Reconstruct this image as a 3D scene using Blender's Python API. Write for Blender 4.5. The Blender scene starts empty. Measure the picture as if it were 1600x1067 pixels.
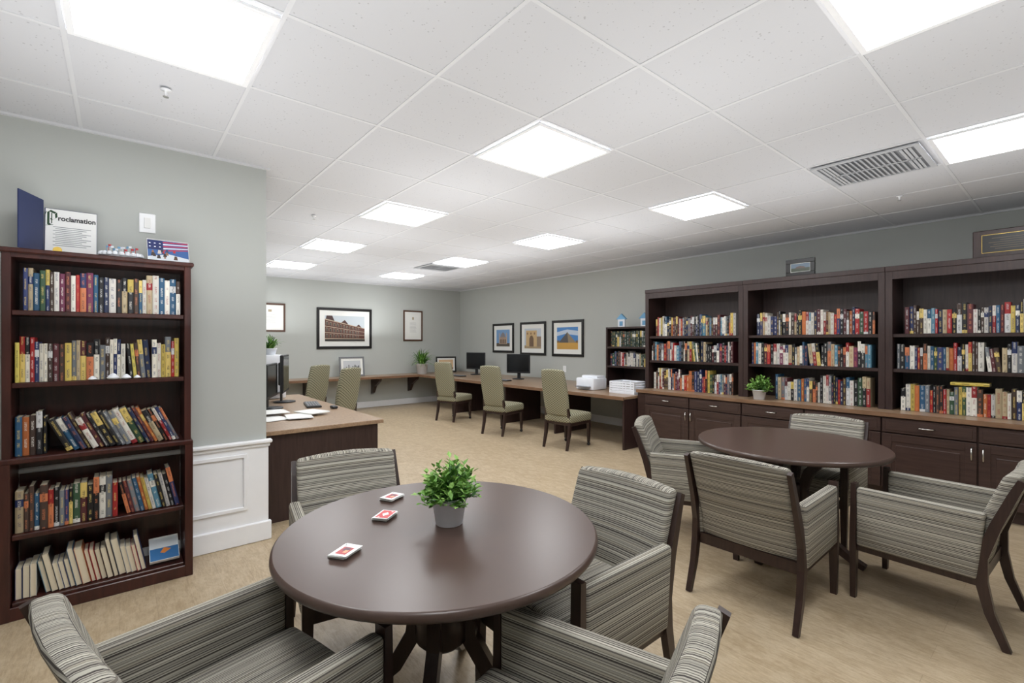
import bpy, bmesh, math, random
from mathutils import Vector, Matrix
random.seed(7)
scn=bpy.context.scene
COL=scn.collection
scn.view_settings.view_transform='Standard'
scn.view_settings.look='None'
scn.view_settings.exposure=0.40

def S(r,g,b):
    def f(c):
        c/=255.0
        return c/12.92 if c<=.04045 else ((c+.055)/1.055)**2.4
    return (f(r),f(g),f(b),1)

# ---------------------------------------------------------------- materials
def nt(name):
    m=bpy.data.materials.new(name); m.use_nodes=True
    n=m.node_tree.nodes; l=m.node_tree.links
    return m,n,l,n['Principled BSDF']
def math_n(n,l,op,a,b=None,c=None):
    q=n.new('ShaderNodeMath'); q.operation=op
    for i,v in enumerate((a,b,c)):
        if v is None: continue
        if isinstance(v,(int,float)): q.inputs[i].default_value=v
        else: l.new(v,q.inputs[i])
    return q.outputs[0]
def mixc(n,l,f,a,b):
    q=n.new('ShaderNodeMix'); q.data_type='RGBA'
    for s,v in ((q.inputs[0],f),(q.inputs[6],a),(q.inputs[7],b)):
        if isinstance(v,(int,float,tuple)): s.default_value=v
        else: l.new(v,s)
    return q.outputs[2]
def ramp(n,l,f,stops,interp='LINEAR'):
    q=n.new('ShaderNodeValToRGB'); q.color_ramp.interpolation=interp
    e=q.color_ramp.elements
    while len(e)<len(stops): e.new(.5)
    for i,(p,c) in enumerate(stops): e[i].position=p; e[i].color=c
    l.new(f,q.inputs[0]); return q.outputs[0]
def coords(n,l,scale=(1,1,1),out='Object'):
    t=n.new('ShaderNodeTexCoord'); m=n.new('ShaderNodeMapping'); m.inputs['Scale'].default_value=scale
    l.new(t.outputs[out],m.inputs[0]); return m.outputs[0]
def noise(n,l,vec,scale,detail=3,rough=.5):
    q=n.new('ShaderNodeTexNoise'); q.inputs['Scale'].default_value=scale; q.inputs['Detail'].default_value=detail; q.inputs['Roughness'].default_value=rough
    l.new(vec,q.inputs['Vector']); return q.outputs[0]
def bump(n,l,h,b,strength=.1,dist=.01):
    q=n.new('ShaderNodeBump'); q.inputs['Strength'].default_value=strength; q.inputs['Distance'].default_value=dist
    l.new(h,q.inputs['Height']); l.new(q.outputs[0],b.inputs['Normal'])
def plain(name,c,rough=.5,metal=0,var=.06,spec=.5,scale=12):
    m,n,l,b=nt(name)
    v=noise(n,l,coords(n,l),scale)
    d=tuple(x*(1-var) for x in c[:3])+(1,); u=tuple(min(1,x*(1+var)) for x in c[:3])+(1,)
    l.new(mixc(n,l,v,d,u),b.inputs['Base Color'])
    b.inputs['Roughness'].default_value=rough; b.inputs['Metallic'].default_value=metal; b.inputs['Specular IOR Level'].default_value=spec
    return m
def wood(name,c1,c2,rough=.35,sc=(40,40,3),spec=.5,strength=.05):
    m,n,l,b=nt(name)
    v=noise(n,l,coords(n,l,sc),1,5,.6)
    l.new(ramp(n,l,v,[(.3,c1),(.7,c2)]),b.inputs['Base Color'])
    b.inputs['Roughness'].default_value=rough; b.inputs['Specular IOR Level'].default_value=spec
    bump(n,l,v,b,strength,.002); return m
M={}
M['wall']=plain('wall_paint',S(187,190,186),.7,0,.02,.3,3)
M['white']=plain('white_trim_paint',S(246,247,249),.45,0,.02)
M['mahog']=wood('mahogany_wood',S(48,22,19),S(74,37,31),.3,(30,30,3))
M['espresso']=wood('espresso_wood',S(46,31,29),S(62,44,41),.38,(50,50,4))
M['cabinet']=wood('cabinet_wood',S(54,38,34),S(70,51,45),.4,(50,4,50))
M['tabletop']=plain('table_laminate',S(76,59,52),.30,0,.04,.5,30)
M['leg']=wood('dark_chair_wood',S(42,29,26),S(58,41,36),.35,(60,60,5))
M['laminate']=wood('worktop_laminate',S(138,111,88),S(170,144,117),.3,(22,60,60))
M['laminate_x']=wood('worktop_laminate_cross',S(138,111,88),S(170,144,117),.3,(60,22,60))
M['lamedge']=wood('worktop_edge',S(112,84,62),S(138,106,82),.35,(5,5,30))
M['black']=plain('black_plastic',S(32,33,36),.4)
M['screen']=plain('black_screen',S(18,20,24),.12)
M['grey']=plain('grey_plastic',S(120,122,126),.5)
M['ltgrey']=plain('light_grey_metal',S(196,198,202),.5)
M['chrome']=plain('brushed_nickel',S(205,203,198),.25,1)
M['pot']=plain('white_ceramic',S(236,239,245),.35)
M['soil']=plain('soil',S(60,48,38),.9,0,.3,.2,80)
M['paper']=plain('paper',S(240,240,238),.7,0,.02)
M['navy']=plain('navy_leatherette',S(32,44,88),.5)
M['red']=plain('red_card',S(190,30,36),.4)
M['blue']=plain('blue_enamel',S(110,165,205),.4)
M['gold']=plain('gold_foil',S(190,160,80),.3,1)
M['frame']=plain('black_frame',S(22,20,20),.35)
M['brownframe']=plain('brown_frame',S(84,56,42),.4)
M['mat']=plain('mat_board',S(236,236,232),.7,0,.02)
M['text']=plain('printed_ink',S(40,42,44),.7)
M['green_ink']=plain('green_ink',S(40,70,45),.7)
M['terracotta']=plain('terracotta',S(150,80,50),.7)
M['tgrid']=plain('ceiling_grid_metal',S(221,222,225),.5,0,.02)
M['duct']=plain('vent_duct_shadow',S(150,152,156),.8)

def fabric():
    m,n,l,b=nt('striped_fabric')
    t=n.new('ShaderNodeTexCoord'); sp=n.new('ShaderNodeSeparateXYZ'); l.new(t.outputs['Object'],sp.inputs[0])
    sn=n.new('ShaderNodeSeparateXYZ'); l.new(t.outputs['Normal'],sn.inputs[0])
    hz=math_n(n,l,'GREATER_THAN',math_n(n,l,'ABSOLUTE',sn.outputs[2]),.72)
    mx=n.new('ShaderNodeMix'); mx.data_type='FLOAT'
    l.new(hz,mx.inputs[0]); l.new(sp.outputs[2],mx.inputs[2]); l.new(sp.outputs[0],mx.inputs[3])
    wob=noise(n,l,coords(n,l),4,0)
    co=math_n(n,l,'MULTIPLY_ADD',wob,.002,mx.outputs[0])
    def n1(scale,detail):
        q=n.new('ShaderNodeTexNoise'); q.noise_dimensions='1D'; q.inputs['Scale'].default_value=1; q.inputs['Detail'].default_value=detail
        l.new(math_n(n,l,'MULTIPLY',co,scale),q.inputs['W']); return q.outputs[0]
    # regular fine stripes whose weight and tone wander
    per=math_n(n,l,'FRACT',math_n(n,l,'MULTIPLY',co,126))
    w1=n1(70,0)
    dark=math_n(n,l,'LESS_THAN',per,math_n(n,l,'MULTIPLY_ADD',w1,1.0,-.12))
    tone=n1(44,1)
    light=ramp(n,l,tone,[(0,S(148,144,134)),(.44,S(172,168,156)),(.54,S(190,185,172)),(.62,S(158,152,138))],'CONSTANT')
    dk=ramp(n,l,n1(52,1),[(0,S(66,61,58)),(.5,S(92,87,81)),(.6,S(116,110,101))],'CONSTANT')
    c2=mixc(n,l,dark,light,dk)
    wv=noise(n,l,coords(n,l,(500,500,500)),1,1)
    l.new(mixc(n,l,math_n(n,l,'MULTIPLY',wv,.12),c2,S(90,86,82)),b.inputs['Base Color'])
    b.inputs['Roughness'].default_value=.85; b.inputs['Specular IOR Level'].default_value=.2
    bump(n,l,per,b,.12,.002); return m
M['fabric']=fabric()
def lattice():
    m,n,l,b=nt('woven_lattice_fabric')
    t=n.new('ShaderNodeTexCoord'); sp=n.new('ShaderNodeSeparateXYZ'); l.new(t.outputs['Object'],sp.inputs[0])
    x=math_n(n,l,'ADD',sp.outputs[0],sp.outputs[1]); z=sp.outputs[2]
    s1=math_n(n,l,'SINE',math_n(n,l,'MULTIPLY',x,130)); s2=math_n(n,l,'SINE',math_n(n,l,'MULTIPLY',z,190))
    p=math_n(n,l,'MULTIPLY',s1,s2)
    l.new(ramp(n,l,math_n(n,l,'MULTIPLY_ADD',p,.5,.5),[(.25,S(98,96,76)),(.5,S(138,134,110)),(.75,S(166,162,138))]),b.inputs['Base Color'])
    b.inputs['Roughness'].default_value=.85; return m
M['lattice']=lattice()
def floor_mat():
    m,n,l,b=nt('vinyl_plank_floor')
    t=n.new('ShaderNodeTexCoord'); mp=n.new('ShaderNodeMapping'); mp.inputs['Rotation'].default_value=(0,0,math.pi/2)
    l.new(t.outputs['Object'],mp.inputs[0])
    br=n.new('ShaderNodeTexBrick'); l.new(mp.outputs[0],br.inputs['Vector'])
    br.inputs['Color1'].default_value=S(190,171,142); br.inputs['Color2'].default_value=S(178,158,128); br.inputs['Mortar'].default_value=S(160,140,112)
    br.inputs['Scale'].default_value=1; br.inputs['Mortar Size'].default_value=.0016; br.inputs['Brick Width'].default_value=1.2; br.inputs['Row Height'].default_value=.16; br.offset=.37
    g=noise(n,l,coords(n,l,(80,12,1)),1,8,.78)
    g3=noise(n,l,coords(n,l,(16,8,1)),1,6,.75)
    g2=noise(n,l,coords(n,l,(1.3,1.0,1)),1.2,3)
    c=mixc(n,l,math_n(n,l,'MULTIPLY',ramp(n,l,g,[(.40,(0,0,0,1)),(.60,(1,1,1,1))]),.6),br.outputs[0],S(142,119,90))
    c=mixc(n,l,math_n(n,l,'MULTIPLY',ramp(n,l,g3,[(.46,(0,0,0,1)),(.60,(1,1,1,1))]),.38),c,S(208,192,166))
    c=mixc(n,l,math_n(n,l,'MULTIPLY',g2,.15),c,S(208,192,166))
    l.new(c,b.inputs['Base Color']); b.inputs['Roughness'].default_value=.38; b.inputs['Specular IOR Level'].default_value=.4
    bump(n,l,g,b,.15,.002); return m
M['floor']=floor_mat()
def tile_mat():
    m,n,l,b=nt('acoustic_ceiling_tile')
    v=n.new('ShaderNodeTexVoronoi'); v.inputs['Scale'].default_value=40; l.new(coords(n,l),v.inputs['Vector'])
    big=noise(n,l,coords(n,l),9,2)
    d=math_n(n,l,'LESS_THAN',v.outputs['Distance'],math_n(n,l,'MULTIPLY_ADD',big,.34,-.05))
    l.new(mixc(n,l,math_n(n,l,'MULTIPLY',d,.33),S(211,212,216),S(110,110,112)),b.inputs['Base Color'])
    b.inputs['Roughness'].default_value=.85; b.inputs['Specular IOR Level'].default_value=.1; return m
M['tile']=tile_mat()
def emit(name,c,s):
    m,n,l,b=nt(name); b.inputs['Base Color'].default_value=(1,1,1,1)
    b.inputs['Emission Color'].default_value=c; b.inputs['Emission Strength'].default_value=s; return m
M['light']=emit('led_diffuser',(.96,.98,1,1),12.5)
def attr_mat(name,rough=.5,text=False):
    m,n,l,b=nt(name)
    a=n.new('ShaderNodeAttribute'); a.attribute_name='Col'
    c=a.outputs['Color']
    if text:
        a2=n.new('ShaderNodeAttribute'); a2.attribute_name='Acc'
        uv=n.new('ShaderNodeUVMap'); sp=n.new('ShaderNodeSeparateXYZ'); l.new(uv.outputs[0],sp.inputs[0])
        u,v=sp.outputs[0],sp.outputs[1]
        inb=math_n(n,l,'LESS_THAN',math_n(n,l,'ABSOLUTE',math_n(n,l,'SUBTRACT',u,.5)),.19)
        cb=n.new('ShaderNodeCombineXYZ'); l.new(math_n(n,l,'MULTIPLY',u,6),cb.inputs[0]); l.new(math_n(n,l,'MULTIPLY',v,300),cb.inputs[1])
        k=noise(n,l,cb.outputs[0],1,0)
        cb2=n.new('ShaderNodeCombineXYZ'); l.new(math_n(n,l,'MULTIPLY',v,22),cb2.inputs[1])
        k2=noise(n,l,cb2.outputs[0],1,0)
        f=math_n(n,l,'MULTIPLY',inb,math_n(n,l,'MULTIPLY',math_n(n,l,'GREATER_THAN',k,.5),math_n(n,l,'GREATER_THAN',k2,.49)))
        c=mixc(n,l,math_n(n,l,'MULTIPLY',f,.7),c,a2.outputs['Color'])
    l.new(c,b.inputs['Base Color']); b.inputs['Roughness'].default_value=rough
    return m
M['book']=attr_mat('book_cover',.4,True)
M['art']=attr_mat('printed_picture',.35)
M['leaf']=attr_mat('leaf',.5)

# ---------------------------------------------------------------- mesh builder
class MB:
    def __init__(s): s.bm=bmesh.new()
    def box(s,c,d,bev=0,seg=1,mat=0,rot=None,fn=None,sub=0):
        b2=bmesh.new(); bmesh.ops.create_cube(b2,size=1)
        for v in b2.verts: v.co=Vector((v.co.x*d[0],v.co.y*d[1],v.co.z*d[2]))
        if bev: bmesh.ops.bevel(b2,geom=b2.edges[:],offset=min(bev,min(d)*.49),segments=seg,profile=.5,affect='EDGES')
        if sub:
            big=[e for e in b2.edges if e.calc_length()>max(d)*.3]
            bmesh.ops.subdivide_edges(b2,edges=big,cuts=sub,use_grid_fill=True)
        for v in b2.verts:
            co=v.co
            if rot is not None: co=rot@co
            co=co+Vector(c)
            if fn: co=Vector(fn(co))
            v.co=co
        for f in b2.faces: f.material_index=mat
        s.join(b2); return s
    def join(s,b2):
        me=bpy.data.meshes.new('t'); b2.to_mesh(me); b2.free(); s.bm.from_mesh(me); bpy.data.meshes.remove(me)
    def lathe(s,prof,seg=48,c=(0,0,0),mat=0,cap=True):
        rings=[]
        for r,z in prof:
            rings.append([s.bm.verts.new((c[0]+r*math.cos(2*math.pi*i/seg),c[1]+r*math.sin(2*math.pi*i/seg),c[2]+z)) for i in range(seg)])
        for a,b in zip(rings,rings[1:]):
            for i in range(seg):
                f=s.bm.faces.new((a[i],a[(i+1)%seg],b[(i+1)%seg],b[i])); f.material_index=mat; f.smooth=True
        if cap:
            f=s.bm.faces.new(list(reversed(rings[0]))); f.material_index=mat
            f=s.bm.faces.new(rings[-1]); f.material_index=mat
        return s
    def sweep(s,pts,side,w,d,mat=0):
        pts=[Vector(p) for p in pts]; side=Vector(side).normalized(); rings=[]
        for i,p in enumerate(pts):
            t=(pts[min(i+1,len(pts)-1)]-pts[max(i-1,0)]).normalized()
            nn=t.cross(side).normalized()
            ww=w[i] if isinstance(w,(list,tuple)) else w; dd=d[i] if isinstance(d,(list,tuple)) else d
            rings.append([s.bm.verts.new(p+side*ww/2*a+nn*dd/2*b) for a,b in ((-1,-1),(1,-1),(1,1),(-1,1))])
        for a,b in zip(rings,rings[1:]):
            for i in range(4):
                f=s.bm.faces.new((a[i],a[(i+1)%4],b[(i+1)%4],b[i])); f.material_index=mat
        s.bm.faces.new(rings[0]).material_index=mat; s.bm.faces.new(list(reversed(rings[-1]))).material_index=mat
        return s
    def tube(s,pts,r,seg=8,mat=0):
        pts=[Vector(p) for p in pts]; rings=[]
        for i,p in enumerate(pts):
            t=(pts[min(i+1,len(pts)-1)]-pts[max(i-1,0)]).normalized()
            a=t.orthogonal().normalized() if i==0 else (ra-t*ra.dot(t)).normalized()
            ra=a; b=t.cross(a)
            rings.append([s.bm.verts.new(p+r*(a*math.cos(2*math.pi*k/seg)+b*math.sin(2*math.pi*k/seg))) for k in range(seg)])
        for a,b in zip(rings,rings[1:]):
            for i in range(seg):
                f=s.bm.faces.new((a[i],a[(i+1)%seg],b[(i+1)%seg],b[i])); f.material_index=mat; f.smooth=True
        s.bm.faces.new(list(reversed(rings[0]))); s.bm.faces.new(rings[-1])
        return s
    def mesh(s,name,mats,smooth=False):
        bmesh.ops.recalc_face_normals(s.bm,faces=s.bm.faces[:])
        me=bpy.data.meshes.new(name); s.bm.to_mesh(me); s.bm.free()
        for m in mats: me.materials.append(M[m])
        if smooth:
            for p in me.polygons: p.use_smooth=True
            me.set_sharp_from_angle(angle=math.radians(38))
        return me
def obj(name,me,parent=None,loc=(0,0,0),rot=(0,0,0),**kw):
    o=bpy.data.objects.new(name,me); COL.objects.link(o)
    o.location=loc; o.rotation_euler=rot
    if parent: o.parent=parent
    for k,v in kw.items(): o[k]=v
    return o
def thing(name,label,category,loc=(0,0,0),rz=0,group=None):
    o=bpy.data.objects.new(name,None); COL.objects.link(o); o.empty_display_size=.1
    o.location=loc; o.rotation_euler=(0,0,rz); o['label']=label; o['category']=category
    if group: o['group']=group
    return o
def bx(name,c,d,mat,parent=None,bev=0,**kw):
    return obj(name,MB().box(c,d,bev).mesh(name,[mat]),parent,**kw)
def clone(o,loc,rz,**kw):
    n=o.copy(); COL.objects.link(n); n.location=loc; n.rotation_euler=(0,0,rz)
    for k,v in kw.items(): n[k]=v
    def rec(src,dst):
        for c in list(src.children):
            k=c.copy(); COL.objects.link(k); k.parent=dst; rec(c,k)
    rec(o,n); return n

# ---------------------------------------------------------------- room shell
H=2.747; XR=6.70; YB=10.15; YL=3.88; XC=.84; XN=-2.2; YN=-2.0
def struct(name,c,d,mat,bev=0):
    return bx(name,c,d,mat,None,bev,kind='structure')
def span(name,x0,x1,y0,y1,z0,z1,mat,bev=0):
    return struct(name,((x0+x1)/2,(y0+y1)/2,(z0+z1)/2),(x1-x0,y1-y0,z1-z0),mat,bev)
span('floor',XN-.1,XR+.1,YN-.1,YB+.1,-.1,0,'floor')
span('wall_right',XR,XR+.1,YN-.1,YB+.1,0,H+.1,'wall')
span('wall_back',XC,XR,YB,YB+.1,0,H+.1,'wall')
span('wall_left',XN-.1,XC,YL,YB+.1,0,H+.1,'wall')
span('wall_side',XN-.1,XN,YN-.1,YL,0,H+.1,'wall')
span('wall_front',XN,XR,YN-.1,YN,0,H+.1,'wall')
T=.683; LX=2.21; LY=2.342
mb=MB(); mb.box(((XN+XR)/2,(YN+YB)/2,H+.06),(XR-XN+.2,YB-YN+.2,.1),mat=0)
x=LX-T/2
while x-T>XN: x-=T
while x<XR:
    mb.box((x,(YN+YB)/2,H+.009),(.018,YB-YN,.005),mat=1); x+=T
y=LY-T/2
while y-T>YN: y-=T
while y<YB:
    mb.box(((XN+XR)/2,y,H+.0095),(XR-XN,.018,.005),mat=1); y+=T
obj('ceiling',mb.mesh('ceiling',['tile','tgrid']),kind='structure')
span('trim_1',XN,XC+.02,YL-.022,YL,H-.004,H+.02,'tgrid')
span('trim_2',XC,XR,YB-.022,YB,H-.004,H+.02,'tgrid')
span('trim_3',XR-.022,XR,YN,YB,H-.004,H+.02,'tgrid')
span('trim_4',XN,XC+.012,YL-.012,YL,0,.72,'white')
span('trim_5',XN,XC+.035,YL-.04,YL,.715,.745,'white',.008)
span('trim_6',XN,XC+.022,YL-.024,YL,.69,.715,'white',.006)
span('baseboard_left',XN,XC+.03,YL-.032,YL,0,.14,'white',.006)
mb=MB()
for (x0,x1) in ((-.55,.70),(-2.0,-.75)):
    z0,z1=.26,.64; w=.028
    for c,d in ((((x0+x1)/2,YL-.018,z0),(x1-x0,.014,w)),(((x0+x1)/2,YL-.018,z1),(x1-x0,.014,w)),((x0,YL-.018,(z0+z1)/2),(w,.0142,z1-z0+w)),((x1,YL-.018,(z0+z1)/2),(w,.0142,z1-z0+w))):
        mb.box(c,d,.004)
obj('trim_7',mb.mesh('trim_7',['white']),kind='structure')
span('baseboard_back',XC,XR,YB-.02,YB,0,.13,'white',.005)
span('baseboard_right',XR-.02,XR,4.1,YB-.02,0,.13,'white',.005)

def ceiling_light(x,y):
    t=thing('ceiling_light','flat square LED panel glowing white in the ceiling grid','ceiling light',(x,y,H-.004),0,'square ceiling light panels')
    f=MB(); w=T/2-.014; i=.304
    for c,d in (((0,(w+i)/2,0),(2*w,w-i,.012)),((0,-(w+i)/2,0),(2*w,w-i,.012)),(((w+i)/2,0,0),(w-i,2*i,.012)),((-(w+i)/2,0,0),(w-i,2*i,.012))):
        f.box(c,d)
    obj('light_frame',f.mesh('light_frame',['white']),t)
    obj('diffuser',MB().box((0,0,.001),(2*i,2*i,.006)).mesh('diffuser',['light']),t)
for i,j in ((0,0),(1,0),(0,1),(1,1),(0,2),(1,2),(0,3),(1,3),(-1,0),(0,-1),(1,-1),(-1,-1)):  # last panel is overhead out of view, added for its light
    ceiling_light(LX+i*3*T,LY+j*3*T)
# added fill lamps without fixtures, aimed up to brighten the ceiling
ups=[(-1.55,-.35,7.2),(-1.55,-1.3,6.5),(-1,.22,6.5),(-1,-.5,6),(-1,-1.3,6)]
for j in (-1.3,-.5,.5,1.5,2.5,3.4):
    ups.append((0,j,6.2 if j<0 else 8)); ups.append((1,j,5.6 if j<0 else 8.4))
for i,j,e in ups:
    la=bpy.data.lights.new('added_ceiling_fill','AREA'); la.shape='DISK'; la.size=1.1; la.energy=e; la.color=(.96,.98,1)
    lo=bpy.data.objects.new('added_ceiling_fill',la); COL.objects.link(lo); lo.location=(LX+i*3*T,LY+j*3*T,1.56); lo.rotation_euler=(math.pi,0,0)
def vent(x,y):
    t=thing('ceiling_vent','white square louvered air vent set in the ceiling','vent',(x,y,H),0)
    f=MB(); w=T/2-.03
    def ring(mb,o,i,z,h):
        for sx,sy in ((0,1),(0,-1),(1,0),(-1,0)):
            m=(o+i)/2
            if sy: mb.box((0,sy*m,z),(2*o,o-i,h))
            else: mb.box((sx*m,0,z),(o-i,2*i,h))
    ring(f,w,w-.032,-.004,.010)
    f.box((0,0,-.006),(.014,.55,.008))
    obj('vent_frame',f.mesh('vent_frame',['ltgrey']),t)
    g=MB()
    for s in (-1,1):
        for k in range(12):
            g.box((s*.142,-.165+k*.030,-.008),(.26,.021,.002),rot=Matrix.Rotation(.5,3,'X'))
    for k in range(3):
        g.box((0,.208+k*.024,-.009),(.54,.016,.002)); g.box((0,-.208-k*.024,-.009),(.54,.016,.002))
    obj('louver',g.mesh('louver',['ltgrey']),t)
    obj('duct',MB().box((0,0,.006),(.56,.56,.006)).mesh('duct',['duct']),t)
vent(LX+3*T,LY-2*T); vent(LX+3*T,LY+7*T)
for (x,y) in ((.18,2.97),(5.28,1.02),(1.52,4.99)):
    t=thing('fire_sprinkler','small white pendent fire sprinkler head below the ceiling','sprinkler',(x,y,H))
    obj('sprinkler_body',MB().lathe([(.024,-.001),(.024,-.004),(.007,-.009),(.007,-.022),(.004,-.026),(.004,-.036)],20).mesh('sprinkler_body',['white']),t)
    obj('deflector',MB().lathe([(.013,-.036),(.013,-.039)],16).mesh('deflector',['chrome']),t)

# ---------------------------------------------------------------- striped armchair
def chair_proto():
    t=thing('armchair','','chair')
    def round_top(co): return (co.x,co.y,co.z+ (.012*(1-(co.x/.25)**2) if co.z>.42 else 0))
    obj('seat',MB().box((0,.015,.395),(.495,.52,.13),.026,3,sub=3,fn=round_top).mesh('seat',['fabric'],True),t)
    def back(co):
        k=max(0,(co.z-.40)); y=co.y-.36*k-.02*k*k
        y-= .022*(1-(co.x/.26)**2)
        z=co.z+ (.016*(1-(co.x/.26)**2) if co.z>.7 else 0)
        return (co.x,y,z)
    obj('backrest',MB().box((0,-.208,.577),(.525,.068,.505),.022,3,sub=4,fn=back).mesh('backrest',['fabric'],True),t)
    for s in (-1,1):
        obj('armrest',MB().box((s*.279,.0,.47),(.055,.50,.33),.016,3,fn=lambda co:(co.x,co.y-(.12*max(0,co.z-.4) if co.y<0 else 0),co.z)).mesh('armrest',['fabric'],True),t)
        obj('leg',MB().sweep([(s*.281,.268,.0),(s*.281,.266,.3),(s*.281,.262,.655)],(1,0,0),[.032,.046,.046],[.026,.032,.026]).mesh('leg',['leg']),t)
        obj('leg',MB().sweep([(s*.284,-.35,.0),(s*.284,-.29,.16),(s*.284,-.262,.30),(s*.282,-.262,.42),(s*.277,-.308,.58),(s*.274,-.366,.74),(s*.272,-.396,.815)],(1,0,0),[.028,.032,.034,.032,.026,.022,.022],[.03,.038,.046,.046,.042,.036,.030]).mesh('leg',['leg']),t)
    f=MB()
    f.box((0,.262,.30),(.52,.022,.06)); f.box((0,-.25,.30),(.52,.022,.06)); f.box((.273,0,.29),(.024,.50,.035)); f.box((-.273,0,.29),(.024,.50,.035))
    obj('seat_frame',f.mesh('seat_frame',['leg']),t)
    return t
proto=chair_proto()
G='striped armchairs at round tables'
def face(dx,dy): return math.atan2(-dx,dy)
chairs=[((.268,1.50),face(.975,.22),'striped upholstered armchair pulled close to round table with card decks'),
 ((.747,.846),face(-.3,.95),'striped upholstered armchair tucked under table edge near card decks'),
 ((1.46,1.37),face(-1,0),'striped upholstered armchair with dark posts by potted plant table'),
 ((.93,2.30),face(-.165,-.986),'striped upholstered armchair on the opposite side of round table'),
 ((2.93,1.195),face(1,.02),'striped upholstered armchair turned away, dark tapered legs'),
 ((3.52,.555),face(.05,1),'striped upholstered armchair seen from its side, raked rear leg'),
 ((3.44,1.95),face(.45,-.9),'striped upholstered armchair angled toward empty round table'),
 ((4.22,1.36),face(-1,-.02),'striped upholstered armchair between empty table and cabinets')]
for k,((x,y),rz,lab) in enumerate(chairs):
    if k==0:
        proto.location=(x,y,0); proto.rotation_euler=(0,0,rz); proto['label']=lab; proto['group']=G
    else: clone(proto,(x,y,0),rz,label=lab,group=G)

# ---------------------------------------------------------------- round tables
def table(x,y,ang,lab):
    t=thing('round_table',lab,'table',(x,y,0),0,'round pedestal tables')
    R=.60
    obj('tabletop',MB().lathe([(R-.03,.712),(R-.006,.718),(R,.728),(R-.002,.742),(R-.010,.750)],96).mesh('tabletop',['tabletop']),t)
    for k in range(4):
        a=math.radians(ang+90*k); c,s=math.cos(a),math.sin(a)
        prof=[(.30,.708),(.22,.66),(.135,.56),(.095,.44),(.11,.33),(.18,.21),(.30,.10),(.40,.04),(.46,.018)]
        pts=[(r*c,r*s,z) for r,z in prof]
        obj('leg',MB().sweep(pts,(-s,c,0),.048,[.05,.055,.058,.06,.06,.058,.052,.04,.034]).mesh('leg',['leg']),t)
    obj('hub',MB().lathe([(.08,.30),(.10,.32),(.10,.46),(.08,.48)],24).mesh('hub',['leg']),t)
    r=MB(); r.lathe([(.30,.685),(.33,.685),(.33,.712),(.30,.712)],48,cap=False)
    obj('support_ring',r.mesh('support_ring',['leg']),t)
table(.966,1.592,45,'round dark brown table holding plant and card decks')
table(3.685,1.34,178,'empty round dark brown table with curved crossed legs')

# ---------------------------------------------------------------- colour-attribute polygons
def attr_mesh(name,polys,mat):
    me=bpy.data.meshes.new(name); vs=[];fs=[];cs=[]
    for p,c in polys:
        b=len(vs); vs+=[tuple(q) for q in p]; fs.append(list(range(b,b+len(p)))); cs+=[c]*len(p)
    me.from_pydata(vs,[],fs); a=me.color_attributes.new('Col','FLOAT_COLOR','CORNER')
    for i,c in enumerate(cs): a.data[i].color=c
    me.materials.append(M[mat]); return me
def R4(x0,y0,x1,y1): return [(x0,y0),(x1,y0),(x1,y1),(x0,y1)]
def art_building():
    sky=S(196,204,210); bd=S(96,58,50); p=[(R4(0,0,1,1),sky)]
    f=lambda x,t: .08+(t)*(.80-.36*x)
    p.append(([(0,.08),(1,.08),(1,f(1,1)),(0,f(0,1))],bd))
    p.append(([(.02,f(.02,.97)),(.24,f(.24,.97)),(.18,1.0),(.04,1.0)],S(70,46,44)))
    p.append(([(.40,f(.40,1)),(.58,f(.58,1)),(.49,f(.49,1)+.14)],S(80,50,46)))
    p.append(([(.78,f(.78,1)),(.92,f(.92,1)),(.85,f(.85,1)+.10)],S(80,50,46)))
    for t0,t1 in ((0,.05),(.31,.345),(.62,.655),(.95,1.0)):
        p.append(([(0,f(0,t0)),(1,f(1,t0)),(1,f(1,t1)),(0,f(0,t1))],S(188,170,148)))
    for r in range(3):
        for k in range(11):
            x=.025+k*.09*(1-.012*k); w=.05*(1-.035*k); a=r*.31+.09; b=a+.17
            p.append(([(x,f(x,a)),(x+w,f(x+w,a)),(x+w,f(x+w,b)),(x,f(x,b))],S(172,156,138)))
            x+=w*.2; w*=.6
            p.append(([(x,f(x,a)),(x+w,f(x+w,a)),(x+w,f(x+w,b-.02)),(x,f(x,b-.02))],S(30,28,32)))
    p.append((R4(0,0,1,.08),S(66,62,60))); return p
def art_tower():
    p=[(R4(0,0,1,1),S(120,160,205)),(R4(0,0,1,.2),S(90,80,70)),(R4(.2,.15,.8,.55),S(176,150,130)),([(.3,.55),(.7,.55),(.62,.75),(.5,.85),(.38,.75)],S(140,136,140))]
    for x in (.2,.74): p.append((R4(x,.15,x+.06,.8),S(190,170,150)))
    for k in range(4): p.append((R4(.28+k*.12,.2,.34+k*.12,.42),S(80,66,56)))
    return p
def art_arch():
    p=[(R4(0,0,1,1),S(200,208,218)),(R4(0,0,1,.15),S(170,150,120)),(R4(.1,.1,.75,.9),S(206,176,130)),(R4(.75,.1,1,.6),S(150,130,110))]
    p.append(([(.3,.1),(.56,.1),(.56,.5),(.5,.62),(.43,.66),(.36,.62),(.3,.5)],S(120,96,76)))
    for k in range(3): p.append((R4(.15+k*.21,.7,.23+k*.21,.8),S(150,116,84)))
    return p
def art_pyramid():
    return [(R4(0,0,1,1),S(80,140,205)),([(0,.6),(.4,.7),(1,.62),(1,.82),(.5,.9),(0,.78)],S(200,214,230)),(R4(0,0,1,.32),S(206,160,80)),([(.08,.3),(.92,.3),(.5,.78)],S(96,92,92)),([(.5,.78),(.92,.3),(.55,.3)],S(150,134,110)),(R4(0,.3,.12,.40),S(120,100,80)),(R4(.9,.3,1,.40),S(120,100,80))]
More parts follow.
